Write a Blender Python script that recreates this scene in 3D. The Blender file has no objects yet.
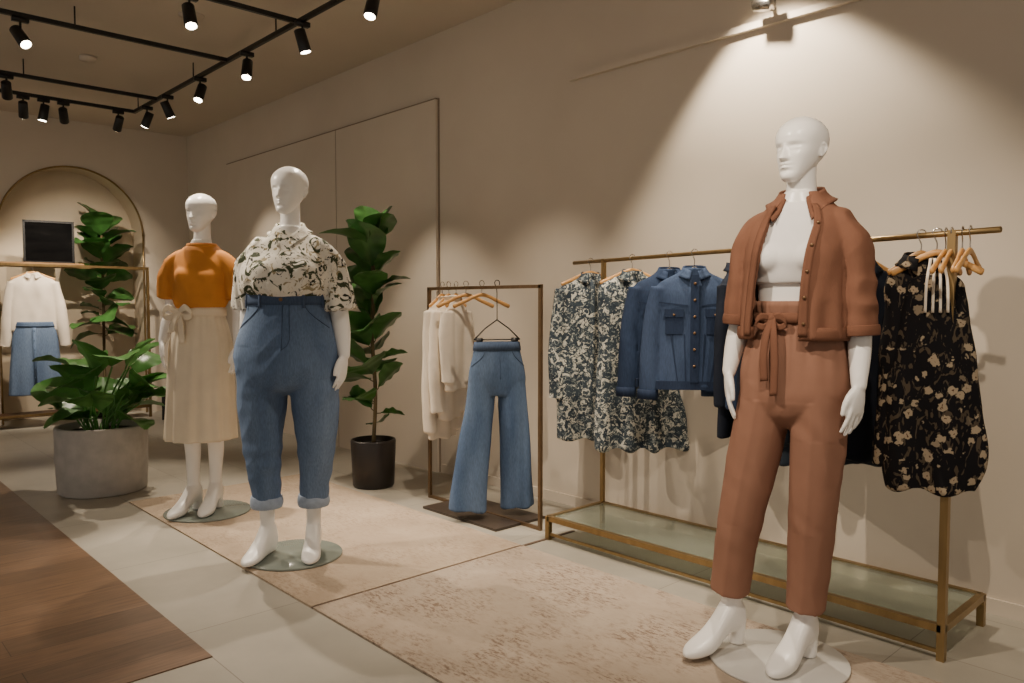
import bpy, bmesh, math, random
import numpy as np
from mathutils import Vector, Matrix, noise
random.seed(7)
sc = bpy.context.scene
COL = sc.collection
PI = math.pi

# ------------------------------------------------------------------ helpers
def lin(c):
    o = []
    for v in c:
        v = v/255.0
        o.append(v/12.92 if v <= .04045 else ((v+.055)/1.055)**2.4)
    return (o[0], o[1], o[2], 1)

class NT:
    def __init__(s, name):
        s.m = bpy.data.materials.new(name); s.m.use_nodes = True
        s.t = s.m.node_tree; s.n = s.t.nodes; s.l = s.t.links
        s.b = s.n['Principled BSDF']
        s.tc = s.n.new('ShaderNodeTexCoord')
    def mapping(s, scale=(1,1,1), rot=(0,0,0), src='Object'):
        mp = s.n.new('ShaderNodeMapping'); mp.inputs['Scale'].default_value = scale
        mp.inputs['Rotation'].default_value = rot
        s.l.new(s.tc.outputs[src], mp.inputs['Vector']); return mp.outputs[0]
    def noise(s, scale, vec, detail=3, rough=.5, dist=0):
        x = s.n.new('ShaderNodeTexNoise'); x.inputs['Scale'].default_value = scale
        x.inputs['Detail'].default_value = detail; x.inputs['Roughness'].default_value = rough
        x.inputs['Distortion'].default_value = dist
        s.l.new(vec, x.inputs['Vector']); return x.outputs['Fac']
    def ramp(s, fac, stops, interp='LINEAR'):
        r = s.n.new('ShaderNodeValToRGB'); r.color_ramp.interpolation = interp
        e = r.color_ramp.elements
        while len(e) < len(stops): e.new(.5)
        for i, (p, c) in enumerate(stops):
            e[i].position = p; e[i].color = c
        s.l.new(fac, r.inputs['Fac']); return r.outputs['Color']
    def mix(s, fac, a, b, mode='MIX'):
        x = s.n.new('ShaderNodeMix'); x.data_type = 'RGBA'; x.blend_type = mode
        if isinstance(fac, (int, float)): x.inputs[0].default_value = fac
        else: s.l.new(fac, x.inputs[0])
        for i, v in ((6, a), (7, b)):
            if isinstance(v, tuple): x.inputs[i].default_value = v
            else: s.l.new(v, x.inputs[i])
        return x.outputs[2]
    def base(s, v):
        if isinstance(v, tuple): s.b.inputs['Base Color'].default_value = v
        else: s.l.new(v, s.b.inputs['Base Color'])
    def bump(s, fac, strength=.3, dist=.002):
        x = s.n.new('ShaderNodeBump'); x.inputs['Strength'].default_value = strength
        x.inputs['Distance'].default_value = dist
        s.l.new(fac, x.inputs['Height']); s.l.new(x.outputs[0], s.b.inputs['Normal'])

def simple(name, c, rough=.6, metal=0, var=.12, vs=6, bs=0, bstr=.3, bd=.002, stretch=(1,1,1), spec=None):
    k = NT(name)
    c = lin(c)
    v = k.mapping(stretch)
    f = k.noise(vs, v)
    d = tuple(x*(1-var) for x in c[:3])+(1,); u = tuple(min(1, x*(1+var)) for x in c[:3])+(1,)
    k.base(k.ramp(f, [(.3, d), (.7, u)]))
    k.b.inputs['Roughness'].default_value = rough; k.b.inputs['Metallic'].default_value = metal
    if spec is not None: k.b.inputs['Specular IOR Level'].default_value = spec
    if bs: k.bump(k.noise(bs, v, 4), bstr, bd)
    return k.m

def floral(name, bg, spots, dist=1.2):
    k = NT(name); cur = lin(bg)
    for i, (c, sc_, t) in enumerate(spots):
        v = k.mapping((1, 1, 1), (i*.7, i*1.3, i*.4))
        f = k.noise(sc_, v, 2.5, .6, dist)
        m = k.ramp(f, [(t, (0, 0, 0, 1)), (t+.03, (1, 1, 1, 1))])
        cur = k.mix(m, cur, lin(c))
    k.base(cur); k.b.inputs['Roughness'].default_value = .8
    k.b.inputs['Specular IOR Level'].default_value = .2
    return k.m

def petals(name, bg, fl, leafc, scale=27):
    """scattered small flowers on a dark ground (voronoi cells with petal-shaped distance)"""
    k = NT(name); v = k.mapping()
    nn = k.n.new('ShaderNodeTexNoise'); nn.inputs['Scale'].default_value = 70; k.l.new(v, nn.inputs['Vector'])
    vm = k.n.new('ShaderNodeVectorMath'); vm.operation = 'MULTIPLY_ADD'
    vm.inputs[1].default_value = (.028, .028, .028); k.l.new(nn.outputs['Color'], vm.inputs[0]); k.l.new(v, vm.inputs[2])
    vo = k.n.new('ShaderNodeTexVoronoi'); vo.inputs['Scale'].default_value = scale; k.l.new(vm.outputs[0], vo.inputs['Vector'])
    m1 = k.ramp(vo.outputs['Distance'], [(.34, (1, 1, 1, 1)), (.40, (0, 0, 0, 1))])
    sel = k.ramp(vo.outputs['Color'], [(.36, (0, 0, 0, 1)), (.40, (1, 1, 1, 1))])
    m = k.mix(1, m1, sel, 'MULTIPLY')
    lf = k.ramp(k.noise(38, k.mapping((1, 1, .5), (.5, .3, .2)), 2, .5, 1.5), [(.57, (0, 0, 0, 1)), (.60, (1, 1, 1, 1))])
    cur = k.mix(lf, lin(bg), lin(leafc)); cur = k.mix(m, cur, lin(fl))
    ctr = k.ramp(vo.outputs['Distance'], [(.08, (1, 1, 1, 1)), (.12, (0, 0, 0, 1))])
    cur = k.mix(k.mix(1, ctr, sel, 'MULTIPLY'), cur, lin((90, 62, 44)))
    k.base(cur); k.b.inputs['Roughness'].default_value = .85; k.b.inputs['Specular IOR Level'].default_value = .15
    return k.m

def denim(name, c1, c2):
    k = NT(name)
    v = k.mapping((1, 1, .25)); f = k.noise(5, v, 3)
    f2 = k.noise(260, k.mapping((1, 1, .15)), 2)
    a = k.ramp(f, [(.35, lin(c1)), (.68, lin(c2))])
    b = k.ramp(f2, [(.3, (.78, .78, .78, 1)), (.7, (1.08, 1.08, 1.08, 1))])
    k.base(k.mix(1.0, a, b, 'MULTIPLY'))
    k.b.inputs['Roughness'].default_value = .85; k.b.inputs['Specular IOR Level'].default_value = .2
    k.bump(f2, .3, .001)
    return k.m

def obj(name, V, F, mat, parent=None, smooth=True):
    me = bpy.data.meshes.new(name)
    me.from_pydata([tuple(map(float, v)) for v in V], [], [tuple(map(int, f)) for f in F]); me.update()
    bm = bmesh.new(); bm.from_mesh(me); bmesh.ops.recalc_face_normals(bm, faces=bm.faces); bm.to_mesh(me); bm.free()
    if smooth: me.shade_smooth()
    o = bpy.data.objects.new(name, me); COL.objects.link(o)
    if isinstance(mat, (list, tuple)):
        for m in mat: me.materials.append(m)
    else: me.materials.append(mat)
    if parent: o.parent = parent
    return o

def empty(name, loc=(0,0,0), yaw=0):
    e = bpy.data.objects.new(name, None); e.empty_display_size = .1
    COL.objects.link(e); e.location = loc; e.rotation_euler = (0, 0, yaw); return e

def join(parts):
    V = []; F = []
    for v, f in parts:
        o = len(V); V += [tuple(x) for x in v]; F += [tuple(i+o for i in q) for q in f]
    return V, F

def box(x0, x1, y0, y1, z0, z1):
    V = [(x0,y0,z0),(x1,y0,z0),(x1,y1,z0),(x0,y1,z0),(x0,y0,z1),(x1,y0,z1),(x1,y1,z1),(x0,y1,z1)]
    F = [(0,3,2,1),(4,5,6,7),(0,1,5,4),(1,2,6,5),(2,3,7,6),(3,0,4,7)]
    return V, F

def rings2mesh(R):
    n = len(R[0]); V = []; F = []
    for r in R: V += [tuple(p) for p in r]
    for i in range(len(R)-1):
        for j in range(n):
            k = (j+1) % n
            F.append((i*n+j, i*n+k, (i+1)*n+k, (i+1)*n+j))
    F.append(tuple(range(n-1, -1, -1))); o = (len(R)-1)*n
    F.append(tuple(range(o, o+n)))
    return V, F

def herm(xs, ys, x):
    xs = np.array(xs, float); ys = np.array(ys, float)
    m = np.gradient(ys, xs)
    i = np.clip(np.searchsorted(xs, x)-1, 0, len(xs)-2)
    h = xs[i+1]-xs[i]; t = (x-xs[i])/h
    return ((2*t**3-3*t**2+1)*ys[i]+(t**3-2*t**2+t)*h*m[i]+(-2*t**3+3*t**2)*ys[i+1]+(t**3-t**2)*h*m[i+1])

def resample(data, step=.012):
    d = sorted(data); A = np.array(d, float)
    n = max(3, int((A[-1,0]-A[0,0])/step))
    z = np.linspace(A[0,0], A[-1,0], n)
    return np.stack([z]+[herm(A[:,0], A[:,k], z) for k in range(1, A.shape[1])], 1)

def ringloft(data, n=48, e=2.2, mod=None):
    """rows z,cx,cy,rx,ry"""
    R = []
    for z, cx, cy, rx, ry in resample(data):
        ring = []
        for j in range(n):
            a = 2*PI*j/n; c = math.cos(a); s = math.sin(a)
            px = math.copysign(abs(c)**(2/e), c); py = math.copysign(abs(s)**(2/e), s)
            k = 1+(mod(a, z) if mod else 0)
            ring.append((cx+rx*px*k, cy+ry*py*k, z))
        R.append(ring)
    return rings2mesh(R)

def ringpt(data, z, a, out=.002, e=2.2):
    A = np.array(sorted(data), float)
    cx, cy, rx, ry = [float(herm(A[:,0], A[:,k], z)) for k in (1, 2, 3, 4)]
    s, c = math.sin(a), math.cos(a)
    return (cx+(rx+out)*math.copysign(abs(s)**(2/e), s), cy-(ry+out)*math.copysign(abs(c)**(2/e), c), z)

def tube(pts, rad, n=18, sub=5, ref=(1,0,0), cap=False):
    P = np.array([list(p) for p in pts], float)
    Rr = np.array([(r, r) if not isinstance(r, (tuple, list)) else r for r in rad], float)
    s = np.concatenate([[0], np.cumsum(np.linalg.norm(np.diff(P, axis=0), axis=1))])
    t = []
    for i in range(len(P)-1): t += list(np.linspace(s[i], s[i+1], sub, endpoint=False))
    t.append(s[-1]); t = np.array(t)
    if len(P) > 2:
        C = np.stack([herm(s, P[:,k], t) for k in range(3)], 1)
        Q = np.stack([herm(s, Rr[:,k], t) for k in range(2)], 1)
    else:
        C = np.stack([np.interp(t, s, P[:,k]) for k in range(3)], 1)
        Q = np.stack([np.interp(t, s, Rr[:,k]) for k in range(2)], 1)
    T = np.gradient(C, axis=0); T /= np.linalg.norm(T, axis=1)[:, None]
    ref = np.array(ref, float)
    rings = []
    def ring(c, tt, q):
        ax = ref-tt*np.dot(ref, tt)
        if np.linalg.norm(ax) < .05: ax = np.cross(tt, (0, 1, .3))
        ax /= np.linalg.norm(ax); ay = np.cross(tt, ax)
        return [c+ax*q[0]*math.cos(2*PI*j/n)+ay*q[1]*math.sin(2*PI*j/n) for j in range(n)]
    if cap:
        for a in (80, 50, 25):
            a = math.radians(a); rings.append(ring(C[0]-T[0]*min(Q[0])*math.sin(a), T[0], Q[0]*math.cos(a)))
    for c, tt, q in zip(C, T, Q): rings.append(ring(c, tt, q))
    if cap:
        for a in (25, 50, 80):
            a = math.radians(a); rings.append(ring(C[-1]+T[-1]*min(Q[-1])*math.sin(a), T[-1], Q[-1]*math.cos(a)))
    return rings2mesh(rings)

def ell(c, r, n=24, m=14):
    R = []
    for i in range(1, m):
        a = PI*i/m
        R.append([(c[0]+r[0]*math.sin(a)*math.cos(2*PI*j/n), c[1]+r[1]*math.sin(a)*math.sin(2*PI*j/n), c[2]-r[2]*math.cos(a)) for j in range(n)])
    return rings2mesh(R)

def cyl(c, r, z0, z1, n=48, r2=None, bev=0):
    r2 = r if r2 is None else r2
    prof = [(r, z0), (r2, z1)] if not bev else [(r-bev, z0), (r, z0+bev), (r2, z1-bev), (r2-bev, z1)]
    return rings2mesh([[(c[0]+q*math.cos(2*PI*j/n), c[1]+q*math.sin(2*PI*j/n), z) for j in range(n)] for q, z in prof])

def strip(A, B, th=.006, across=4, bulge=0.0):
    A = [Vector(a) for a in A]; B = [Vector(b) for b in B]
    L = len(A); top = []; nrm = []
    for i in range(L):
        tan = (A[min(i+1, L-1)]-A[max(i-1, 0)]).normalized()
        nn = tan.cross(B[i]-A[i]).normalized()
        row = [A[i].lerp(B[i], k/across)+nn*bulge*math.sin(PI*k/across) for k in range(across+1)]
        top.append(row); nrm.append(nn)
    V = []; F = []; W = across+1
    for i in range(L): V += [tuple(p+nrm[i]*th/2) for p in top[i]]
    o = len(V)
    for i in range(L): V += [tuple(p-nrm[i]*th/2) for p in top[i]]
    for i in range(L-1):
        for k in range(across):
            a, b, c, d = i*W+k, i*W+k+1, (i+1)*W+k+1, (i+1)*W+k
            F.append((a, b, c, d)); F.append((d+o, c+o, b+o, a+o))
        a = i*W; d = (i+1)*W; F.append((a, d, d+o, a+o))
        a = i*W+across; d = (i+1)*W+across; F.append((d, a, a+o, d+o))
    for k in range(across):
        F.append((k+1, k, k+o, k+1+o)); q = (L-1)*W+k; F.append((q, q+1, q+1+o, q+o))
    return V, F

def smoothpath(pts, sub=6):
    P = np.array([list(p) for p in pts], float)
    s = np.concatenate([[0], np.cumsum(np.linalg.norm(np.diff(P, axis=0), axis=1))])
    t = np.linspace(0, s[-1], (len(P)-1)*sub+1)
    return [tuple(herm(s, P[:,k], x) for k in range(3)) for x in t]

def fuse(parts, voxel=.006, it=4, fac=.5):
    V, F = join(parts)
    me = bpy.data.meshes.new('tmp'); me.from_pydata(V, [], F); me.update()
    bm = bmesh.new(); bm.from_mesh(me); bmesh.ops.recalc_face_normals(bm, faces=bm.faces); bm.to_mesh(me); bm.free()
    o = bpy.data.objects.new('tmp', me); COL.objects.link(o)
    r = o.modifiers.new('r', 'REMESH'); r.mode = 'VOXEL'; r.voxel_size = voxel; r.adaptivity = 0
    if it:
        s = o.modifiers.new('s', 'SMOOTH'); s.factor = fac; s.iterations = it
    bpy.context.view_layer.update()
    dg = bpy.context.evaluated_depsgraph_get(); ev = o.evaluated_get(dg)
    m2 = ev.to_mesh()
    V = [tuple(v.co) for v in m2.vertices]; F = [tuple(p.vertices) for p in m2.polygons]
    ev.to_mesh_clear()
    bpy.data.objects.remove(o); bpy.data.meshes.remove(me)
    return V, F

def displace(o, fn):
    me = o.data
    ns = [Vector(n.vector) for n in me.vertex_normals]
    for v, n in zip(me.vertices, ns):
        v.co = v.co+n*fn(v.co, n)
    me.update()

def nz(x, y, z): return noise.noise((x, y, z))
def ridge(x, y, z): return (1-abs(nz(x, y, z))*2.2)

# ------------------------------------------------------------------ materials
def m_wall():
    k = NT('plaster_wall'); v = k.mapping()
    f = k.noise(1.3, v, 4); k.base(k.ramp(f, [(.3, lin((198, 186, 169))), (.7, lin((208, 196, 179)))]))
    k.b.inputs['Roughness'].default_value = .85
    k.bump(k.noise(90, k.mapping((1, 1, .25)), 4), .12, .002); return k.m
WALL = m_wall()
NICHE = simple('niche_plaster', (205, 190, 166), .85, var=.05, vs=3, bs=60, bstr=.1)
CEIL = simple('ceiling_paint', (205, 193, 177), .9, var=.04, vs=1)
GAP = simple('shadow_gap', (140, 124, 106), .9, var=.05)
WHITE = simple('mannequin_gloss_white', (240, 237, 232), .32, var=.01, vs=4)
GOLD = simple('brushed_brass', (148, 124, 84), .38, .85, var=.12, vs=30, stretch=(1,1,.2))
DGOLD = simple('antique_bronze', (112, 90, 66), .42, .7, var=.12, vs=30)
BLACK = simple('black_powder_coat', (16, 15, 15), .45, var=.1)
CHROME = simple('polished_chrome', (190, 185, 178), .18, 1, var=.03)
WOODH = simple('hanger_wood', (196, 146, 84), .4, var=.2, vs=20, stretch=(.3, 3, 3))
GLASSB = simple('frosted_glass_base', (132, 140, 132), .15, var=.05, vs=3)
BASEW = simple('white_base_plate', (205, 202, 196), .22, var=.04)
CARD = simple('rust_knit', (126, 88, 70), .9, var=.10, vs=9, bs=260, bstr=.4, bd=.0015, spec=.15)
CARD2 = simple('rust_rib_knit', (116, 80, 63), .9, var=.10, vs=9, bs=260, bstr=.4, bd=.0015, spec=.15)
PANT = simple('terracotta_twill', (140, 102, 84), .8, var=.08, vs=6, bs=300, bstr=.25, bd=.001, spec=.2)
CROP = simple('white_rib_knit', (232, 229, 226), .8, var=.04, vs=8, bs=220, bstr=.2, spec=.2)
ORANGE = simple('orange_jersey', (198, 130, 60), .8, var=.1, vs=8, bs=250, bstr=.3, spec=.2)
CREAM = simple('cream_crepe', (228, 214, 190), .8, var=.05, vs=8, bs=200, bstr=.2, spec=.2)
CREAM2 = simple('ivory_cotton', (224, 212, 194), .85, var=.06, vs=10, spec=.2)
JEANL = denim('washed_blue_denim', (86, 106, 136), (118, 138, 166))
JEANM = denim('mid_blue_denim', (70, 90, 120), (104, 124, 152))
JEAND = denim('dark_indigo_denim', (34, 46, 68), (54, 70, 98))
JEANW = denim('worn_indigo_denim', (44, 58, 84), (72, 89, 118))
JEANDS = denim('indigo_seams', (30, 41, 62), (50, 64, 90))
JEANB = denim('waistband_denim', (64, 80, 106), (86, 102, 128))
NAVY = simple('navy_cloth', (26, 31, 42), .85, var=.2, spec=.15)
TEALC = simple('dark_teal_cloth', (28, 40, 52), .85, var=.2)
FLB = floral('blouse_floral_print', (232, 227, 214), [((156, 144, 112), 15, .60), ((66, 74, 52), 12, .545), ((38, 42, 38), 20, .61), ((214, 206, 188), 34, .62)], 1.8)
FLR = floral('leafy_print', (54, 64, 72), [((190, 188, 176), 30, .53), ((124, 130, 128), 50, .56), ((42, 52, 62), 38, .57)])
FLD = petals('night_garden_print', (22, 21, 24), (160, 144, 120), (78, 68, 56))
LEAF = simple('glossy_leaf', (58, 100, 46), .35, var=.35, vs=9)
LEAF2 = simple('bright_leaf', (78, 130, 60), .38, var=.3, vs=9)
STEM = simple('plant_stem', (88, 76, 50), .8, var=.2, vs=20)
CONC = simple('concrete_planter', (176, 171, 165), .8, var=.1, vs=14, bs=60, bstr=.3)
SOIL = simple('potting_soil', (42, 30, 22), .95, var=.3, vs=60, bs=80, bstr=.8, bd=.01)
POTB = simple('dark_ceramic_pot', (36, 30, 28), .4, var=.1)
THREAD = simple('copper_button', (120, 92, 66), .4, .6, var=.05)
def m_emit(name, c, s):
    k = NT(name); k.b.inputs['Emission Color'].default_value = lin(c); k.b.inputs['Emission Strength'].default_value = s
    k.base(lin(c)); return k.m
LENS = m_emit('lamp_lens', (255, 240, 215), 25)
def m_glass():
    k = NT('tinted_shelf_glass'); f = k.noise(4, k.mapping())
    k.base(k.ramp(f, [(.3, lin((200, 210, 194))), (.7, lin((210, 220, 204)))]))
    k.b.inputs['Roughness'].default_value = .05; k.b.inputs['Transmission Weight'].default_value = .85
    k.b.inputs['IOR'].default_value = 1.45; return k.m
TRAY = m_glass()

def m_tile():
    k = NT('stone_tile'); v = k.mapping()
    b = k.n.new('ShaderNodeTexBrick'); b.offset = 0; b.inputs['Scale'].default_value = 1
    b.inputs['Brick Width'].default_value = .91; b.inputs['Row Height'].default_value = .455
    b.inputs['Mortar Size'].default_value = .002; b.inputs['Mortar Smooth'].default_value = .1
    b.inputs['Color1'].default_value = lin((168, 162, 149)); b.inputs['Color2'].default_value = lin((161, 155, 142))
    b.inputs['Mortar'].default_value = lin((128, 121, 110))
    mp = k.n.new('ShaderNodeMapping'); mp.inputs['Location'].default_value = (.1, -.11, 0)
    k.l.new(v, mp.inputs['Vector']); k.l.new(mp.outputs[0], b.inputs['Vector'])
    n = k.ramp(k.noise(3, v, 5, .6), [(.3, (.88, .88, .88, 1)), (.7, (1.05, 1.05, 1.05, 1))])
    k.base(k.mix(1, b.outputs['Color'], n, 'MULTIPLY')); k.b.inputs['Roughness'].default_value = .42
    return k.m
def m_wood():
    k = NT('oak_plank'); v = k.mapping()
    mp = k.n.new('ShaderNodeMapping'); mp.inputs['Rotation'].default_value = (0, 0, PI/2)
    k.l.new(v, mp.inputs['Vector'])
    b = k.n.new('ShaderNodeTexBrick'); b.offset = .4; b.inputs['Scale'].default_value = 1
    b.inputs['Brick Width'].default_value = 1.3; b.inputs['Row Height'].default_value = .16
    b.inputs['Mortar Size'].default_value = .0015
    b.inputs['Color1'].default_value = lin((122, 94, 70)); b.inputs['Color2'].default_value = lin((102, 78, 57))
    b.inputs['Mortar'].default_value = lin((58, 42, 30))
    k.l.new(mp.outputs[0], b.inputs['Vector'])
    g = k.noise(7, k.mapping((9, .8, 1)), 6, .6, .6)
    n = k.ramp(g, [(.3, (.66, .66, .66, 1)), (.7, (1.15, 1.15, 1.15, 1))])
    k.base(k.mix(1, b.outputs['Color'], n, 'MULTIPLY')); k.b.inputs['Roughness'].default_value = .4
    k.bump(g, .1, .001); return k.m
def m_rug(name, c1, c2, c3, amt):
    k = NT(name); v = k.mapping()
    big = k.noise(2.2, v, 6, .65); fine = k.noise(30, k.mapping((1, 2.6, 1)), 8, .8)
    a = k.ramp(big, [(.35, lin(c1)), (.65, lin(c2))])
    m = k.ramp(fine, [(.49, (0, 0, 0, 1)), (.56, (1, 1, 1, 1))])
    pat = k.ramp(k.noise(3.4, k.mapping((1, 1, 1), (0, 0, .5)), 6, .75), [(.44, (.08, .08, .08, 1)), (.58, (amt, amt, amt, 1))])
    c = k.mix(k.mix(1, m, pat, 'MULTIPLY'), a, lin(c3))
    k.base(c); k.b.inputs['Roughness'].default_value = .95; k.b.inputs['Specular IOR Level'].default_value = .1
    k.bump(k.noise(240, v, 3), .5, .003); return k.m
TILE = m_tile(); WOOD = m_wood()
RUG1 = m_rug('woven_rug_sand', (168, 150, 130), (184, 166, 145), (142, 122, 103), .6)
RUG2 = m_rug('vintage_rug_faded', (164, 149, 132), (180, 165, 148), (120, 100, 86), .9)

# ------------------------------------------------------------------ room
XF, YW, ZC = -9.0, 3.38, 3.08
obj('floor', *box(-9.4, 3.5, -4.5, YW+.1, -.05, 0), TILE, smooth=False)
obj('wood_floor_inlay', *box(-8.99, -2.58, -4.4, 1.02, 0, .004), WOOD, smooth=False)
obj('ceiling', *box(-9.4, 3.5, -4.5, YW+.1, ZC, ZC+.05), CEIL, smooth=False)
obj('wall_right', *box(-9.4, 3.5, YW, YW+.1, 0, ZC), WALL, smooth=False)
obj('wall_right_panel', *join([box(-7.85, -5.712, YW-.03, YW, .0, 2.62), box(-5.70, -4.36, YW-.03, YW, .0, 2.62)]), WALL, smooth=False)
obj('painted_panel_gap_shade', *join([box(-7.858, -7.85, YW-.012, YW, 0, 2.63), box(-5.712, -5.70, YW-.026, YW, 0, 2.62), box(-4.36, -4.353, YW-.012, YW, 0, 2.63), box(-7.86, -4.355, YW-.033, YW, 2.62, 2.628)]), GAP, smooth=False)  # thin dark strips paint the shade of the gaps around the panels
obj('trim_wall_rail', *join([box(-3.1, .6, YW-.03, YW, 2.485, 2.515)]), WALL, smooth=False)
obj('baseboard_right', *box(-4.34, 3.5, YW-.012, YW, 0, .06), WALL, smooth=False)

ny0, ny1, nspring = 1.53, 2.88, 1.93
rad = (ny1-ny0)/2; nc = (ny0+ny1)/2
def farwall():
    V = []; F = []
    def quad(a, b, c, d):
        o = len(V); V.extend([a, b, c, d]); F.append((o, o+1, o+2, o+3))
    X = XF
    quad((X, -4.5, 0), (X, ny0, 0), (X, ny0, ZC), (X, -4.5, ZC))
    quad((X, ny1, 0), (X, YW, 0), (X, YW, ZC), (X, ny1, ZC))
    arc = [(nc-rad*math.cos(PI*i/40), nspring+rad*math.sin(PI*i/40)) for i in range(41)]
    for (a, za), (b, zb) in zip(arc, arc[1:]):
        quad((X, a, za), (X, b, zb), (X, b, ZC), (X, a, ZC))
    return V, F, arc
V, F, arc = farwall()
obj('wall_far', V, F, WALL, smooth=False)
out = [(ny0, 0)]+arc+[(ny1, 0)]
V = [(XF, a, z) for a, z in out]+[(XF-.32, a, z) for a, z in out]; n = len(out)
F = [(i, i+1, i+1+n, i+n) for i in range(n-1)]+[tuple(range(n, 2*n))]
obj('wall_niche', V, F, NICHE, smooth=False)
tp = [(XF+.02, a, z) for a, z in out]
obj('trim_niche_arch', *join([tube([tp[0], tp[1]], [.010]*2, 8), tube(tp[1:-1], [.010]*(len(tp)-2), 8, 1, ref=(1,0,0)), tube([tp[-2], tp[-1]], [.010]*2, 8)]), GOLD)

obj('area_rug', *box(-4.95, -2.735, 1.475, 2.62, 0, .008), RUG1, smooth=False)
obj('area_rug', *box(-2.72, .6, 1.475, 2.62, 0, .008), RUG2, smooth=False)
obj('trim_floor_strip', *box(-2.735, -2.72, 1.475, 3.0, 0, .005), simple('bronze_strip', (92, 74, 60), .6), smooth=False)

# ------------------------------------------------------------------ mannequins
def head_parts(top, yaw, s=.9, cx=0, cy=0):
    Z = [0, .008, .02, .035, .05, .075, .1, .115, .13, .15, .17, .19, .205, .216, .2225, .225]
    Wd = [.016, .028, .037, .045, .052, .062, .0705, .0745, .0775, .0795, .077, .068, .054, .037, .019, .003]
    Fr = [.068, .080, .085, .085, .086, .087, .086, .085, .0885, .0905, .085, .072, .054, .036, .017, .003]
    Bk = [-.046, -.026, -.004, .018, .038, .068, .090, .098, .103, .104, .099, .086, .068, .045, .022, .003]
    n = 96; R = []
    for z in .1125-.1125*np.cos(np.linspace(.05, PI-.03, 120)):
        w = max(.002, herm(Z, Wd, z)); f = herm(Z, Fr, z); b = herm(Z, Bk, z)
        yc = (b-f)/2; hd = max(.002, (f+b)/2); ring = []
        for j in range(n):
            a = 2*PI*j/n; c = math.cos(a); q = math.sin(a); e = 2.1
            x = w*math.copysign(abs(c)**(2/e), c); y = yc+hd*math.copysign(abs(q)**(2/e), q)
            fr = max(0, min(1, (yc-y)/hd*1.6))
            g = lambda X, Zc, sx, sz: math.exp(-((x-X)/sx)**2/2-((z-Zc)/sz)**2/2)
            d = 0
            if .06 < z < .125:
                t = (z-.073)/(.122-.073)
                Am = .021*(1-t)**.9+.003 if t > 0 and t < 1 else (.022*max(0, 1-(.073-z)/.007) if t <= 0 else .003)
                d -= Am*math.exp(-(x/(.0065+.0030*max(0, 1-t)))**2/2)
            d -= .0055*(g(.010, .0755, .0045, .005)+g(-.010, .0755, .0045, .005))
            d += .0105*(g(.031, .110, .013, .0095)+g(-.031, .110, .013, .0095))
            d -= .0085*(g(.032, .1085, .0110, .0055)+g(-.032, .1085, .0110, .0055))
            d += .0028*(g(.032, .1165, .011, .0018)+g(-.032, .1165, .011, .0018))
            d += .0018*(g(.032, .1015, .010, .0018)+g(-.032, .1015, .010, .0018))
            d -= .0025*(g(.03, .130, .016, .005)+g(-.03, .130, .016, .005))
            d -= .0085*g(0, .0570, .012, .0034)+.0095*g(0, .0455, .0105, .0040)
            d += .0065*g(0, .0510, .015, .0018)+.005*g(0, .034, .014, .005)
            d -= .006*g(0, .015, .014, .010)
            d -= .003*(g(.045, .088, .014, .015)+g(-.045, .088, .014, .015))
            ring.append((x, y+d*fr, z))
        R.append(ring)
    parts = [rings2mesh(R)]
    for sx in (-1, 1):
        parts.append(ell((sx*.071, .014, .102), (.007, .013, .024)))
        parts.append(tube([(sx*.073, .008, .083), (sx*.077, .020, .093), (sx*.081, .028, .110), (sx*.079, .022, .124), (sx*.075, .008, .120)], [.0033]*5, 8, 4, cap=True))
    cyaw, syaw = math.cos(yaw), math.sin(yaw); out = []
    for V, F in parts:
        W = []
        for x, y, z in V:
            x, y, z = x*s, y*s, z*s
            W.append((x*cyaw-y*syaw+cx, x*syaw+y*cyaw+cy, z+top-.225*s))
        out.append((W, F))
    return out

def hand_parts(w, d, wide, nrm, s=1.0, curl=.018):
    w = Vector(w); d = Vector(d).normalized(); wide = Vector(wide); wide = (wide-d*wide.dot(d)).normalized()
    n = d.cross(wide).normalized()
    if n.dot(Vector(nrm)) < 0: n = -n
    P = lambda a, b, c: w+d*a*s+wide*b*s+n*c*s
    out = [tube([P(-.03, 0, 0), P(0, 0, 0), P(.03, .002, 0), P(.065, .001, .002), P(.088, 0, .003)],
                [(.023*s, .021*s), (.025*s, .018*s), (.034*s, .016*s), (.040*s, .0135*s), (.036*s, .010*s)], 18, 4, ref=wide, cap=True)]
    for k, L, bw in ((.030, .070, .0085), (.0105, .080, .0088), (-.0095, .074, .0085), (-.029, .058, .0075)):
        out.append(tube([P(.070, k, .002), P(.088, k*1.05, .003), P(.088+L*.45, k*1.14, .004+curl*.45), P(.088+L*.95, k*1.12, .004+curl*1.4)],
                        [bw*s, bw*s, bw*.9*s, bw*.72*s], 12, 4, ref=wide, cap=True))
    out.append(tube([P(.018, .020, .002), P(.045, .040, .008), P(.072, .049, .014), P(.098, .050, .018)], [.013*s, .012*s, .0095*s, .0075*s], 12, 4, ref=n, cap=True))
    return out

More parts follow.
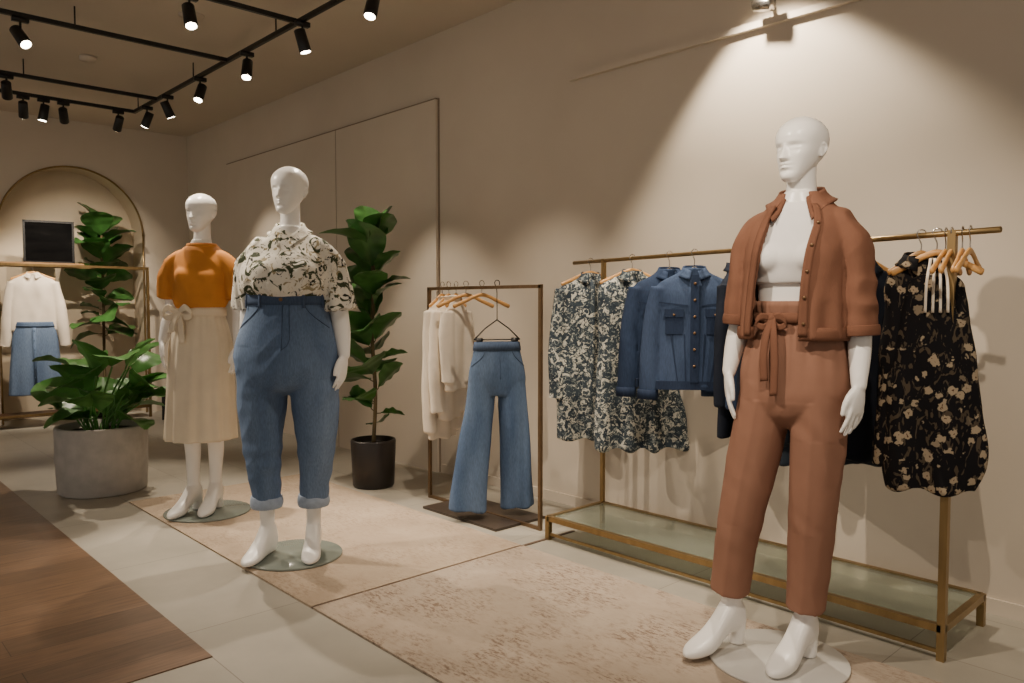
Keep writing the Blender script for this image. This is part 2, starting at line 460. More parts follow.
def foot_parts(ank, yaw, heel='block', s=1.0):
    if heel == 'block':
        S = [(-.062, .012, .085, .055), (-.05, .026, .13, .05), (-.025, .034, .17, .05), (.005, .037, .18, .05), (.035, .036, .15, .046), (.065, .036, .118, .032),
             (.10, .040, .086, .012), (.13, .043, .066, .004), (.16, .042, .053, .003), (.19, .034, .042, .003), (.212, .02, .03, .006), (.222, .006, .02, .01)]
    else:
        S = [(-.06, .012, .07, .012), (-.048, .027, .12, .004), (-.025, .034, .16, .003), (.005, .037, .17, .003), (.035, .036, .14, .003), (.065, .037, .105, .003),
             (.10, .041, .075, .003), (.13, .043, .055, .003), (.16, .042, .042, .003), (.185, .034, .034, .003), (.203, .02, .026, .005), (.212, .006, .018, .008)]
    A = resample(S, .008); R = []
    for t, hw, zt, zb in A:
        zt = max(zt, zb+.006); hw = max(hw, .004)
        ring = []
        for j in range(24):
            a = 2*PI*j/24; c = math.cos(a); q = math.sin(a); e = 2.6
            ring.append((hw*math.copysign(abs(c)**(2/e), c)*s, -t*s, (zt+zb)/2*s+(zt-zb)/2*s*math.copysign(abs(q)**(2/e), q)))
        R.append(ring)
    parts = [rings2mesh(R)]
    if heel == 'block':
        parts.append(tube([(0, .030*s, .0), (0, .033*s, .04*s), (0, .030*s, .09*s)], [(.027*s, .026*s), (.028*s, .027*s), (.032*s, .032*s)], 20, 4))
    out = []; c, q = math.cos(yaw), math.sin(yaw)
    for V, F in parts:
        out.append(([(x*c-y*q+ank[0], x*q+y*c+ank[1], z+ank[2]) for x, y, z in V], F))
    return out

def torso(w, wd, cx):
    D = [(.83, .035, .035), (.86, .10, .075), (.90, .148, .096), (.95, .162, .104), (1.0, .156, .102), (1.07, .132, .092), (1.13, .119, .085), (1.19, .122, .088),
         (1.26, .130, .092), (1.33, .134, .095), (1.39, .134, .089), (1.435, .124, .079), (1.465, .106, .070), (1.495, .084, .062), (1.525, .062, .055), (1.55, .049, .049)]
    return ringloft([(z, cx(z), 0, rx*(w if z < 1.43 else 1+(w-1)*.5), ry*(wd if z < 1.43 else 1)) for z, rx, ry in D])

def mannequin_body(root, P):
    cx = P['cx']; parts = [torso(P['w'], P['wd'], cx)]
    for s in (-1, 1):
        parts.append(ell((cx(1.33)+s*.058*P['w'], -.048*P['wd'], 1.335), (.058*P['w'], .062*P['wd'], .056)))
    hx = cx(1.6)
    for leg in P['legs']:
        parts.append(tube(leg['pts'], leg['rad'], 24))
        parts += foot_parts(leg['foot'], leg['yaw'], leg['heel'])
    for arm in P['arms']:
        parts.append(tube(arm['pts'], arm['rad'], 20, cap=True))
        parts += hand_parts(arm['pts'][-1], arm['hd'], arm['wide'], arm['n'], arm.get('s', .95))
    b1 = fuse(parts, P.get('vox', .0045), 2, .5)
    neck = [tube([(cx(1.48), .016, 1.465), (cx(1.52), .014, 1.515), (hx, .014, 1.56), (hx, .010, P['H']-.155), (hx, .006, P['H']-.10)], [(.080, .058), (.058, .054), (.047, .049), (.046, .05), (.044, .05)], 32)]
    b2 = fuse(neck+head_parts(P['H'], P['head_yaw'], P.get('hs', .9), hx, .0), P.get('hv', .003), 2, .35)
    V, F = join([b1, b2])
    return obj('body', V, F, WHITE, root)

def leg(hx, hy, kx, ky, ax, ay, k=1.0, fyaw=0, heel='block', zk=.52, h=0.01):
    return dict(pts=[(hx, hy, .92), ((hx*.6+kx*.4), hy*.6+ky*.4-.01, .76), (kx, ky-.01, zk), (kx*.55+ax*.45, ky*.55+ay*.45+.012, .38), (ax*.9+kx*.1, ay, .2), (ax, ay, .12+h)],
                rad=[.080*k, .068*k, .049*k, .047*k, .034, .034], foot=(ax, ay, h), yaw=fyaw, heel=heel)
def arm(c, s, elb, wr, hd, wide, n, k=1.0, sh=.145, sc_=.95):
    return dict(pts=[(c+s*sh*.55, 0, 1.432), (c+s*sh*.93, .0, 1.405), (c*.5+s*sh*.60+elb[0]*.42+s*.010, elb[1]*.4, 1.315), elb, ((elb[0]+wr[0])/2, (elb[1]+wr[1])/2+.004, (elb[2]+wr[2])/2+.01), wr],
                rad=[.034*k, .040*k, .040*k, .036*k, .034*k, .023*k], hd=hd, wide=wide, n=n, s=sc_)

def sleeve(pts, rad): return tube(pts, rad, 32, 8)
def cuffring(p0, p1, r, th=.006):
    return tube([p0, ((p0[0]+p1[0])/2, (p0[1]+p1[1])/2, (p0[2]+p1[2])/2), p1], [r, (r[0]+th*.4, r[1]+th*.4), r], 32, 4)

# --- mannequin A (rust cardigan)
A = empty('female_mannequin', (-1.25, 2.39, .008), math.radians(12))
cxA = lambda z: .030+.014*max(0, (z-.95))/.6
DX = -.018
PA = dict(cx=cxA, w=.94, wd=.94, H=1.79, head_yaw=math.radians(-22), vox=.0045, hv=.0026, hs=.94,
          legs=[leg(-.050, 0, -.118, -.015, -.162, .0, 1, math.radians(-22)), leg(.112, 0, .098, .01, .075, .035, 1, math.radians(-12))],
          arms=[arm(.06+DX, -1, (-.128+DX, .015, 1.14), (-.148+DX, -.04, .965), (-.02, -.12, -1), (.35, -.9, 0), (1, .2, 0), sh=.138),
                arm(.06+DX, 1, (.246+DX, .02, 1.12), (.258+DX, -.035, .94), (-.03, -.10, -1), (-.35, -.9, 0), (-1, .2, 0), sh=.138)])
mannequin_body(A, PA)
obj('base_plate', *cyl((0, 0), .225, 0, .01, 64, bev=.002), BASEW, A)
V, F = fuse([ringloft([(1.255, cxA(1.25), -.003, .130, .096), (1.30, cxA(1.3), -.010, .134, .106), (1.34, cxA(1.34), -.012, .138, .112), (1.39, cxA(1.39), -.004, .140, .104), (1.43, cxA(1.43), 0, .134, .092), (1.465, cxA(1.47), 0, .116, .080), (1.495, cxA(1.5), 0, .092, .07), (1.515, cxA(1.5), .004, .076, .064)]),
             ell((cxA(1.33)-.056, -.056, 1.336), (.064, .076, .060)), ell((cxA(1.33)+.056, -.056, 1.336), (.064, .076, .060))], .005, 12)
o = obj('crop_top', V, F, CROP, A)
displace(o, lambda c, n: .002*nz(c.x*14, c.y*14, c.z*26))
HIPA = [(.785, .03, 0, .035, .035), (.815, .032, 0, .095, .080), (.87, .034, 0, .158, .110), (.95, .036, 0, .172, .117), (1.03, .037, 0, .162, .113), (1.09, .040, 0, .146, .104), (1.14, .042, 0, .130, .094), (1.16, .043, 0, .126, .092)]
xl = ([.2, .36, .52, .78, .93], [-.170, -.149, -.120, -.072, -.046]); xr_ = ([.185, .36, .52, .78, .93], [.080, .090, .101, .116, .113])
lA = tube([(-.046, 0, .93), (-.072, -.003, .78), (-.120, -.012, .52), (-.149, -.003, .36), (-.170, .005, .2)], [(.084, .104), (.087, .096), (.077, .083), (.070, .076), (.065, .071)], 32, 8)
rA = tube([(.113, 0, .93), (.116, .0, .78), (.101, .003, .52), (.090, .02, .36), (.080, .03, .185)], [(.084, .104), (.087, .096), (.077, .083), (.070, .076), (.065, .071)], 32, 8)
V, F = fuse([ringloft(HIPA), lA, rA], .005, 8)
o = obj('trousers', V, F, PANT, A)
def fA(c, n):
    d = .0035*nz(c.x*9, c.y*9, c.z*2.0)+.003*ridge(c.x*10+c.z*3, c.y*10, c.z*2.6)-.0015+.001*nz(c.x*34, c.y*34, c.z*12)
    if c.z > .92:
        a = math.atan2(c.x-.04, -c.y); k = min(1, (c.z-.92)/.2); d = d*(1-.7*k)+.0035*k*math.sin(a*19+3*nz(0, a, c.z*4))
    if c.z < .88:
        cl = np.interp(c.z, *xl); cr = np.interp(c.z, *xr_); lx = cl if abs(c.x-cl) < abs(c.x-cr) else cr
        if c.y < 0: d += .0032*math.exp(-((c.x-lx)/.011)**2)
        w_ = .0035 if .45 < c.z < .62 or c.z > .76 else .0016
        d += w_*math.sin((c.z+abs(c.x-lx)*.8*(1 if c.x > lx else -1))*62+6*nz(c.x*5, c.y*5, c.z*2))*max(0, nz(c.x*7, c.y*6, c.z*6)+.1)
    return d
displace(o, fA)
obj('paperbag_waist', *ringloft([(1.13, .042, 0, .132, .096), (1.15, .043, 0, .130, .094), (1.175, .044, 0, .137, .101), (1.20, .045, 0, .141, .104)], 120, 2.2, lambda a, z: .028*math.sin(a*22+1.5*math.sin(a*3))*(1 if z > 1.16 else .4)), PANT, A)
obj('waist_tie', *ringloft([(1.128, .042, 0, .136, .100), (1.145, .042, 0, .139, .102), (1.162, .043, 0, .136, .100)], 48), CARD2, A)
kx, ky, kz = -.005, -.108, 1.145
rib = [ell((kx, ky-.004, kz), (.013, .011, .016))]
for s, L in ((-1, .20), (1, .245)):
    p = smoothpath([(kx, ky-.004, kz), (kx+s*.012, ky-.024, kz-.06), (kx+s*.017, ky-.028, kz-.13), (kx+s*.015, ky-.026, kz-L)])
    rib.append(strip([(x-.012, y, z) for x, y, z in p], [(x+.012, y-.005, z+.004) for x, y, z in p], .004, 4, .003))
for s in (-1, 1):
    p = smoothpath([(kx, ky, kz), (kx+s*.03, ky-.018, kz+.006), (kx+s*.048, ky-.012, kz-.016), (kx+s*.026, ky-.008, kz-.028), (kx, ky, kz)])
    rib.append(strip([(x, y, z-.010) for x, y, z in p], [(x, y-.004, z+.010) for x, y, z in p], .004))
obj('waist_bow', *join(rib), CARD2, A)
def shell(data, g1, g2, th=.013, n=72):
    A_ = resample(data, .010); V = []; F = []; rows = len(A_)
    for lay in (0, 1):
        for z, cx, cy, rx, ry in A_:
            a0, a1 = g1(z), 2*PI-g2(z)
            for j in range(n):
                a = a0+(a1-a0)*j/(n-1); s, c = math.sin(a), math.cos(a)
                px = math.copysign(abs(s)**.9, s); py = math.copysign(abs(c)**.9, c)
                V.append((cx+(rx-lay*th)*px, cy-(ry-lay*th)*py, z))
    o = rows*n
    for i in range(rows-1):
        for j in range(n-1):
            q = (i*n+j, i*n+j+1, (i+1)*n+j+1, (i+1)*n+j); F.append(q); F.append(tuple(x+o for x in reversed(q)))
        for j in (0, n-1): F.append((i*n+j, (i+1)*n+j, (i+1)*n+j+o, i*n+j+o))
    for i in (0, rows-1):
        for j in range(n-1): F.append((i*n+j, i*n+j+1, i*n+j+1+o, i*n+j+o))
    return V, F
gL = lambda z: herm([1.07, 1.25, 1.38, 1.45, 1.55], [.62, .56, .48, .44, .50], z)
gR = lambda z: herm([1.07, 1.25, 1.38, 1.45, 1.55], [.26, .30, .38, .44, .50], z)
CD = [(1.085, .052, .0, .172, .144), (1.12, .052, .0, .173, .147), (1.2, .053, 0, .168, .148), (1.30, .056, 0, .164, .152), (1.36, .058, 0, .163, .148), (1.40, .060, 0, .161, .132), (1.43, .062, 0, .158, .116), (1.465, .063, .0, .144, .098), (1.495, .064, .002, .116, .085), (1.52, .065, .007, .090, .076), (1.545, .066, .012, .072, .067)]
card = shell(CD, gR, gL)
slL = sleeve([(.010, 0, 1.466), (-.050, 0, 1.452), (-.098, 0, 1.385), (-.118, .004, 1.27), (-.128, .006, 1.13)], [(.036, .058), (.044, .062), (.050, .067), (.049, .069), (.052, .072)])
slR = sleeve([(.120, 0, 1.466), (.178, 0, 1.452), (.224, 0, 1.385), (.244, .006, 1.26), (.252, .008, 1.10)], [(.036, .058), (.044, .062), (.050, .067), (.049, .069), (.052, .072)])
V, F = fuse([card, slL, slR], .005, 3)
o = obj('cardigan', V, F, CARD, A); o.location.x = DX
def fC(c, n):
    d = .003*nz(c.x*13, c.y*13, c.z*5)+.002*nz(c.x*30, c.y*30, c.z*12)
    sl = 1 if (c.x > .21 or c.x < -.09) else .4
    d += .006*sl*ridge(c.x*9+c.z*6, c.y*11, c.z*7-c.x*7)-.003*sl
    if sl == 1 and c.z < 1.34: d += .003*math.sin(c.z*80+6*nz(c.x*6, c.y*6, c.z*3))*max(0, nz(c.x*8, c.y*8, c.z*6)+.25)
    if c.z < 1.32 and sl < 1: d += .006*math.sin(math.atan2(c.x-.05, -c.y)*12+2*nz(0, 0, c.z*4))*(1.32-c.z)/.2
    return d
displace(o, fC)
o = obj('sleeve_cuffs', *join([cuffring((-.1285, .006, 1.122), (-.126, .006, 1.155), (.0545, .0745)), cuffring((.2525, .008, 1.092), (.2505, .008, 1.125), (.0545, .0745))]), CARD2, A); o.location.x = DX
ci, co = [], []
for i in range(61):
    a = .48+(2*PI-.96)*i/60; e = abs(i-30)/30; s, c = math.sin(a), math.cos(a)
    ci.append((.066+(.064+.004*e)*s, .008-(.064+.014*e**3)*c, 1.572-.048*e**2))
    co.append((.066+(.108+.022*e**8)*s, .008-(.092+.030*e**4)*c, 1.530-.030*e**2-.050*e**6))
o = obj('cardigan_collar', *strip(ci, co, .008, 6, .007), CARD2, A); o.location.x = DX
o = obj('cardigan_hem', *shell([(1.076, .052, 0, .174, .146), (1.092, .052, 0, .179, .151), (1.118, .052, 0, .177, .150)], gR, gL, .02), CARD2, A); o.location.x = DX
def shellpt(z, a, out_=.004):
    q = resample(CD, .004); i = int(np.argmin(abs(q[:,0]-z))); s, c = math.sin(a), math.cos(a)
    return (q[i,1]+(q[i,3]+out_)*math.copysign(abs(s)**.9, s), q[i,2]-(q[i,4]+out_)*math.copysign(abs(c)**.9, c), z)
zz = np.linspace(1.09, 1.50, 30)
o = obj('cardigan_placket', *join([strip([shellpt(z, gR(z)-.02) for z in zz], [shellpt(z, gR(z)+.14) for z in zz], .009, 3, .001), strip([shellpt(z, -gL(z)+.02) for z in zz], [shellpt(z, -gL(z)-.14) for z in zz], .009, 3, .001)]), CARD2, A); o.location.x = DX
o = obj('cardigan_buttons', *join([ell(shellpt(z, gR(z)+.06, .010), (.0055, .004, .0055), 12, 8) for z in (1.13, 1.21, 1.29, 1.37, 1.44)]), THREAD, A); o.location.x = DX

# --- mannequin B (plus size, floral blouse + jeans)
B = empty('female_mannequin', (-3.352, 1.721, .008), math.radians(51))
cxB = lambda z: -.02+.02*max(0, (z-.95))/.6
PB = dict(cx=cxB, w=1.26, wd=1.3, H=1.825, head_yaw=math.radians(-18), hs=.99, vox=.005, hv=.0035,
          legs=[leg(-.13, 0, -.130, -.02, -.120, .0, 1.2, math.radians(-15), 'wedge'), leg(.09, 0, .105, .0, .09, .02, 1.2, math.radians(5), 'wedge')],
          arms=[arm(-.005, -1, (-.210, .09, 1.15), (-.222, .08, .97), (.05, -.12, -1), (.3, -.9, 0), (1, .2, 0), 1.2, .152, 1),
                arm(-.005, 1, (.222, .02, 1.14), (.250, -.04, .955), (-.04, -.15, -1), (-.3, -.9, 0), (-1, .2, 0), 1.2, .152, 1)])
mannequin_body(B, PB)
obj('base_plate', *cyl((0, 0), .225, 0, .01, 64, bev=.002), GLASSB, B)
BL = [(1.195, -.008, 0, .172, .142), (1.225, -.008, -.002, .180, .150), (1.25, -.008, -.008, .198, .170), (1.29, -.006, -.012, .208, .178), (1.34, -.004, -.014, .206, .174), (1.40, -.003, -.006, .194, .150), (1.44, -.002, 0, .176, .120), (1.475, -.002, 0, .146, .098), (1.50, -.001, .002, .110, .082), (1.525, 0, .006, .082, .072), (1.545, 0, .010, .066, .062)]
sR = sleeve([(.06, 0, 1.462), (.128, 0, 1.450), (.182, 0, 1.385), (.208, .006, 1.28), (.222, .01, 1.165)], [(.042, .066), (.052, .076), (.062, .085), (.068, .092), (.078, .098)])
sL = sleeve([(-.06, 0, 1.462), (-.128, 0, 1.450), (-.178, .006, 1.385), (-.196, .024, 1.28), (-.202, .048, 1.175)], [(.042, .066), (.052, .076), (.060, .083), (.064, .088), (.072, .092)])
bust = [ell((s*.074, -.100, 1.325), (.088, .090, .078)) for s in (-1, 1)]
V, F = fuse([ringloft(BL), sR, sL]+bust, .005, 8)
o = obj('floral_blouse', V, F, FLB, B)
displace(o, lambda c, n: (.005*nz(c.x*9, c.y*9, c.z*5)+.009*ridge(c.x*8+c.z*3.5, c.y*8, c.z*4)-.005)*min(1, max(.15, (c.z-1.2)/.07) if abs(c.x) < .19 else 1)+(.005*math.sin(math.atan2(c.x, -c.y)*17) if 1.235 < c.z < 1.29 and abs(c.x) < .18 else 0)+(.006*math.sin(math.atan2(c.x-math.copysign(.205, c.x), -c.y)*7+c.z*6) if abs(c.x) > .17 and c.z < 1.4 else 0))
ci, co = [], []
for i in range(61):
    a = .28+(2*PI-.56)*i/60; e = abs(i-30)/30; s, c = math.sin(a), math.cos(a)
    ci.append((.062*s, .010-(.064+.042*e**4)*c, 1.572-.085*e**3))
    co.append((.100*s, .010-(.088+.050*e**4)*c, 1.535-.090*e**3))
obj('blouse_collar', *strip(ci, co, .007, 5, .006), FLB, B)
HIPB = [(.77, -.02, 0, .06, .06), (.80, -.02, 0, .17, .13), (.86, -.018, .0, .226, .170), (.93, -.016, .004, .242, .180), (1.01, -.014, .0, .234, .170), (1.09, -.013, 0, .208, .157), (1.16, -.011, 0, .186, .147), (1.225, -.01, 0, .180, .145)]
lB = tube([(-.128, 0, .93), (-.134, -.004, .76), (-.134, -.016, .53), (-.128, -.004, .36), (-.122, .003, .255)], [(.115, .155), (.113, .132), (.088, .097), (.073, .080), (.064, .071)], 32, 8)
rB = tube([(.098, 0, .93), (.108, .0, .76), (.110, .002, .53), (.100, .015, .36), (.092, .02, .255)], [(.115, .155), (.113, .132), (.088, .097), (.073, .080), (.064, .071)], 32, 8)
V, F = fuse([ringloft(HIPB), lB, rB], .005, 7)
o = obj('jeans', V, F, JEANL, B)
displace(o, lambda c, n: (.003*nz(c.x*10, c.y*10, c.z*4)+.004*ridge(c.x*11-c.z*5, c.y*11, c.z*6)-.002)*(1 if c.z < 1.0 else .4)+(.0055*math.sin(c.z*66+5*nz(c.x*5, c.y*5, 0))*max(0, nz(c.x*6, c.y*6, c.z*5)+.1) if c.z < .85 else 0))
cf = [tube([(x, y, .235), (x, y, .245), (x, y, .272), (x+.001, y, .288)], [(r-.002, r*1.08-.002), (r+.002, r*1.08+.002), (r+.002, r*1.08+.002), (r-.002, r*1.08-.002)], 32, 4) for x, y, r in ((-.1225, .003, .072), (.092, .02, .072))]
obj('jeans_cuffs', *join(cf), simple('cuff_denim', (150, 164, 184), .85, var=.1, vs=40), B)
obj('jeans_waistband', *ringloft([(1.186, -.010, 0, .189, .152), (1.205, -.010, 0, .189, .153), (1.236, -.010, 0, .187, .152)]), JEANB, B)
zl = (1.172, 1.19, 1.21, 1.228, 1.240)
lp = [strip([ringpt(HIPB, z, a_-.035, .009) for z in zl], [ringpt(HIPB, z, a_+.035, .009) for z in zl], .005, 2) for a_ in (-1.1, -.5, .5, 1.1)]
pk = []
for s in (-1, 1):
    p = [ringpt(HIPB, z, s*a_, .001) for z, a_ in zip(np.linspace(1.185, 1.08, 14), .55+.68*np.linspace(0, 1, 14)**1.6)]
    pk.append(tube(p, [.0022]*len(p), 6, 1))
p = [ringpt(HIPB, z, .02, .001) for z in np.linspace(1.185, .98, 12)]; pk.append(tube(p, [.0022]*len(p), 6, 1))
p = [ringpt(HIPB, z, .02+.14*min(1, max(0, (z-.985)/.05))**.5, .001) for z in np.linspace(1.185, .985, 14)]; pk.append(tube(p, [.0018]*len(p), 6, 1))
obj('jeans_stitching', *join(lp+pk), JEANB, B)
obj('jeans_button', *ell((-.01, -.156, 1.21), (.009, .005, .009), 12, 8), THREAD, B)

# --- mannequin C (orange top + skirt)
C = empty('female_mannequin', (-4.403, 1.731, .008), math.radians(46))
cxC = lambda z: -.02+.012*max(0, (z-.95))/.6
PC = dict(cx=cxC, w=.95, wd=.93, H=1.81, head_yaw=math.radians(-10), hs=.97, vox=.005, hv=.0035,
          legs=[leg(-.10, 0, -.085, -.01, -.075, -.01, .95, math.radians(-12), 'block'), leg(.06, 0, .05, .0, .035, .03, .95, math.radians(2), 'block')],
          arms=[arm(-.01, -1, (-.195, .02, 1.15), (-.212, -.06, .985), (.0, -.25, -1), (.3, -.9, 0), (1, .2, 0), sh=.138),
                arm(-.01, 1, (.192, .02, 1.14), (.200, -.03, .95), (-.02, -.12, -1), (-.3, -.9, 0), (-1, .2, 0), sh=.138)])
mannequin_body(C, PC)
obj('base_plate', *cyl((0, 0), .235, 0, .01, 64, bev=.002), GLASSB, C)
to = ringloft([(1.15, -.016, 0, .126, .093), (1.19, -.016, -.003, .143, .110), (1.25, -.014, -.006, .148, .120), (1.33, -.013, -.010, .154, .124), (1.39, -.011, -.002, .158, .112), (1.44, -.01, 0, .154, .098), (1.475, -.009, 0, .134, .084), (1.50, -.008, .002, .104, .074), (1.52, -.007, .006, .080, .066)])
sl = [sleeve([(-.01+s*.06, 0, 1.460), (-.01+s*.120, 0, 1.450), (-.01+s*.168, 0, 1.388), (-.01+s*.196, .006, 1.22)], [(.038, .058), (.046, .064), (.054, .068), (.060, .070)]) for s in (-1, 1)]
bust = [ell((-.013+s*.058, -.060, 1.338), (.068, .076, .064)) for s in (-1, 1)]
V, F = fuse([to]+sl+bust, .0055, 10)
o = obj('orange_top', V, F, ORANGE, C)
displace(o, lambda c, n: .003*nz(c.x*12, c.y*12, c.z*7)+.007*ridge(c.x*9+c.z*5, c.y*9, c.z*5)-.003)
obj('neckband', *ringloft([(1.508, -.007, .005, .086, .071), (1.52, -.007, .006, .084, .070), (1.53, -.007, .007, .078, .066)]), ORANGE, C)
def pleat(a, z):
    k = min(1, max(0, (1.15-z)/.6)); return k*(.035*math.sin(a*15+1.2*nz(a*2, 0, z*2))+.03*math.sin(a*7+1))+.012*(1-k)*math.sin(a*24)
sk = ringloft([(.425, -.03, 0, .192, .175), (.55, -.028, 0, .186, .168), (.72, -.025, 0, .180, .158), (.88, -.022, 0, .175, .140), (.97, -.02, 0, .170, .128), (1.06, -.018, 0, .150, .113), (1.13, -.016, 0, .130, .098), (1.185, -.015, 0, .131, .098)], 160, 2.1, pleat)
obj('pleated_skirt', *sk, CREAM, C)
rib = [ringloft([(1.12, -.016, 0, .137, .104), (1.145, -.016, 0, .139, .106), (1.17, -.015, 0, .137, .104)], 48), ell((-.10, -.10, 1.14), (.02, .014, .02))]
for s, L in ((-1, .11), (1, .17)):
    p = smoothpath([(-.10, -.105, 1.14), (-.10+s*.02, -.125, 1.08), (-.10+s*.03, -.13, 1.14-L)])
    rib.append(strip([(x-.018, y, z) for x, y, z in p], [(x+.018, y-.008, z+.004) for x, y, z in p], .005))
for s in (-1, 1):
    p = smoothpath([(-.10, -.105, 1.14), (-.10+s*.05, -.125, 1.17), (-.10+s*.08, -.115, 1.13), (-.10+s*.04, -.11, 1.115), (-.10, -.105, 1.14)])
    rib.append(strip([(x, y, z-.018) for x, y, z in p], [(x, y-.004, z+.018) for x, y, z in p], .004))
obj('skirt_tie', *join(rib), CREAM, C)

# ------------------------------------------------------------------ racks
R1 = empty('garment_rack', (0, 0, 0))
x0, x1, y0, y1 = -2.72, -.88, 2.80, 3.22
def bar(a, b, w=.0125):
    a, b = Vector(a), Vector(b)
    d = (b-a).normalized(); up = Vector((0, 0, 1)) if abs(d.z) < .9 else Vector((1, 0, 0))
    s = d.cross(up).normalized()*w; t = s.cross(d).normalized()*w
    V = [tuple(p+q) for p in (a, b) for q in (s+t, -s+t, -s-t, s-t)]
    return V, [(0,1,2,3),(7,6,5,4),(0,4,5,1),(1,5,6,2),(2,6,7,3),(3,7,4,0)]
fr = [bar((x0, y0, .11), (x1, y0, .11)), bar((x0, y1, .11), (x1, y1, .11)), bar((x0, y0, .11), (x0, y1, .11)), bar((x1, y0, .11), (x1, y1, .11)),
      bar((x0, y1, 0), (x0, y1, 1.44), .010), bar((x1, y0, 0), (x1, y0, 1.44), .0125), bar((x0, y0, 0), (x0, y0, .12)), bar((x1, y1, 0), (x1, y1, .12)),
      bar((x0, y0, .03), (x1, y0, .03), .006)]
obj('frame', *join(fr), GOLD, R1, smooth=False)
ra = Vector((x0, y1, 1.43)); rb = Vector((x1, y0, 1.43)); rd = (rb-ra).normalized()
obj('hanging_rail', *tube([ra-rd*.28, rb+rd*.15], [.010]*2, 12), GOLD, R1)
obj('glass_shelf', *box(x0+.012, x1-.012, y0+.012, y1-.012, .110, .118), TRAY, R1, smooth=False)
def railp(s): return (ra.x+rd.x*s, ra.y+rd.y*s, 1.43)

R2 = empty('clothes_stand', (0, 0, 0))
a, b, yy = -3.82, -2.86, 2.88
obj('frame', *join([bar((a, yy, 0), (a, yy, 1.30), .009), bar((b, yy, 0), (b, yy, 1.30), .009), bar((a-.009, yy, 1.29), (b+.009, yy, 1.29), .009), bar((a, yy, .010), (b, yy, .010), .008)]), DGOLD, R2, smooth=False)
obj('foot_plate', *join([box(-3.64, -3.0, 2.69, 3.06, .0, .014)]), simple('dark_plate', (70, 60, 52), .4, .3), R2, smooth=False)

# ------------------------------------------------------------------ hanging garments
def hanger(root, w=.20, mat=WOODH, drop=.0):
    hk = smoothpath([(.012, 0, -.008), (.016, 0, .004), (.010, 0, .017), (-.004, 0, .019), (-.013, 0, .008), (-.006, 0, -.012), (0, 0, -.025), (0, 0, -.055-drop)], 4)
    obj('hanger_hook', *tube(hk, [.0022]*len(hk), 8, 1, ref=(0,1,0)), CHROME, root)
    z = -.06-drop
    if mat is CHROME:
        ar = [(-w, 0, z-.09), (-w*.5, 0, z-.045), (0, 0, z), (w*.5, 0, z-.045), (w, 0, z-.09), (0, 0, z-.09), (-w, 0, z-.09)]
        obj('hanger_wire', *join([tube([p, q], [.003]*2, 8) for p, q in zip(ar, ar[1:])]), mat, root)
    else:
        ar = [(-w, 0, z-.065), (-w*.6, 0, z-.036), (-w*.25, 0, z-.010), (0, 0, z), (w*.25, 0, z-.010), (w*.6, 0, z-.036), (w, 0, z-.065)]
        obj('hanger_arm', *tube(ar, [(.008, .012), (.006, .011), (.006, .010), (.007, .011), (.006, .010), (.006, .011), (.008, .012)], 12, 4, ref=(0,1,0), cap=True), mat, root)

def hang_top(name, loc, yaw, mat, hw=.2, L=.7, flare=1.1, sl=.5, slout=.03, depth=.05, amp=.008, fr_=34, collar=True, hmat=WOODH, seed=0, lean=0, vneck=False):
    root = empty(name, loc, yaw)
    hanger(root, hw*.88, hmat)
    d = depth
    rows = [(-L, lean*L, 0, hw*flare, d*1.15), (-L*.75, lean*L*.7, 0, hw*(1+(flare-1)*.7), d*1.1), (-L*.5, lean*L*.35, 0, hw*(1+(flare-1)*.3), d), (-.24, 0, 0, hw*.97, d), (-.17, 0, 0, hw*.97, d*.9), (-.135, 0, 0, hw*.9, d*.72), (-.108, 0, 0, hw*.62, d*.62), (-.085, 0, 0, hw*.38, d*.62), (-.066, 0, 0, .05, .038)]
    parts = [ringloft(rows, 40, 2.3)]
    if sl:
        for s in (-1, 1):
            parts.append(tube([(s*hw*.86, 0, -.155), (s*(hw*.99+slout*.3), -.004, -.155-sl*.35), (s*(hw*.99+slout), -.012, -.155-sl)], [(.045, .036), (.050, .036), (.046, .036)], 20, 6))
    V, F = fuse(parts, .0075, 3)
    o = obj('garment', V, F, mat, root)
    def fn(c, n):
        k = min(1, max(0, (-.12-c.z)/max(.1, L-.2)))
        return amp*(.35+k)*math.sin(fr_*c.x+2.5*nz(c.x*3+seed, 0, c.z*2.2)+seed)+amp*.8*nz(c.x*14+seed, c.y*14, c.z*6)
    displace(o, fn)
    if collar:
        ci, co = [], []
        for i in range(25):
            a = .3+(2*PI-.6)*i/24; e = abs(i-12)/12; s, c = math.sin(a), math.cos(a)
            ci.append((.05*s, -.04*c, -.052-.03*e**2)); co.append((.08*s, -(.052+.008*e)*c, -.088-.035*e**2))
        obj('collar', *strip(ci, co, .005, 3, .004), mat, root)
        if vneck:
            z_ = np.linspace(-.10, -L+.02, 14); ys = [-(d*(.75 if z > -.14 else 1.05)+.006) for z in z_]
            obj('button_band', *strip([(-.014+lean*abs(z)*.5, y, z) for y, z in zip(ys, z_)], [(.014+lean*abs(z)*.5, y, z) for y, z in zip(ys, z_)], .006, 2), mat, root)
    return root

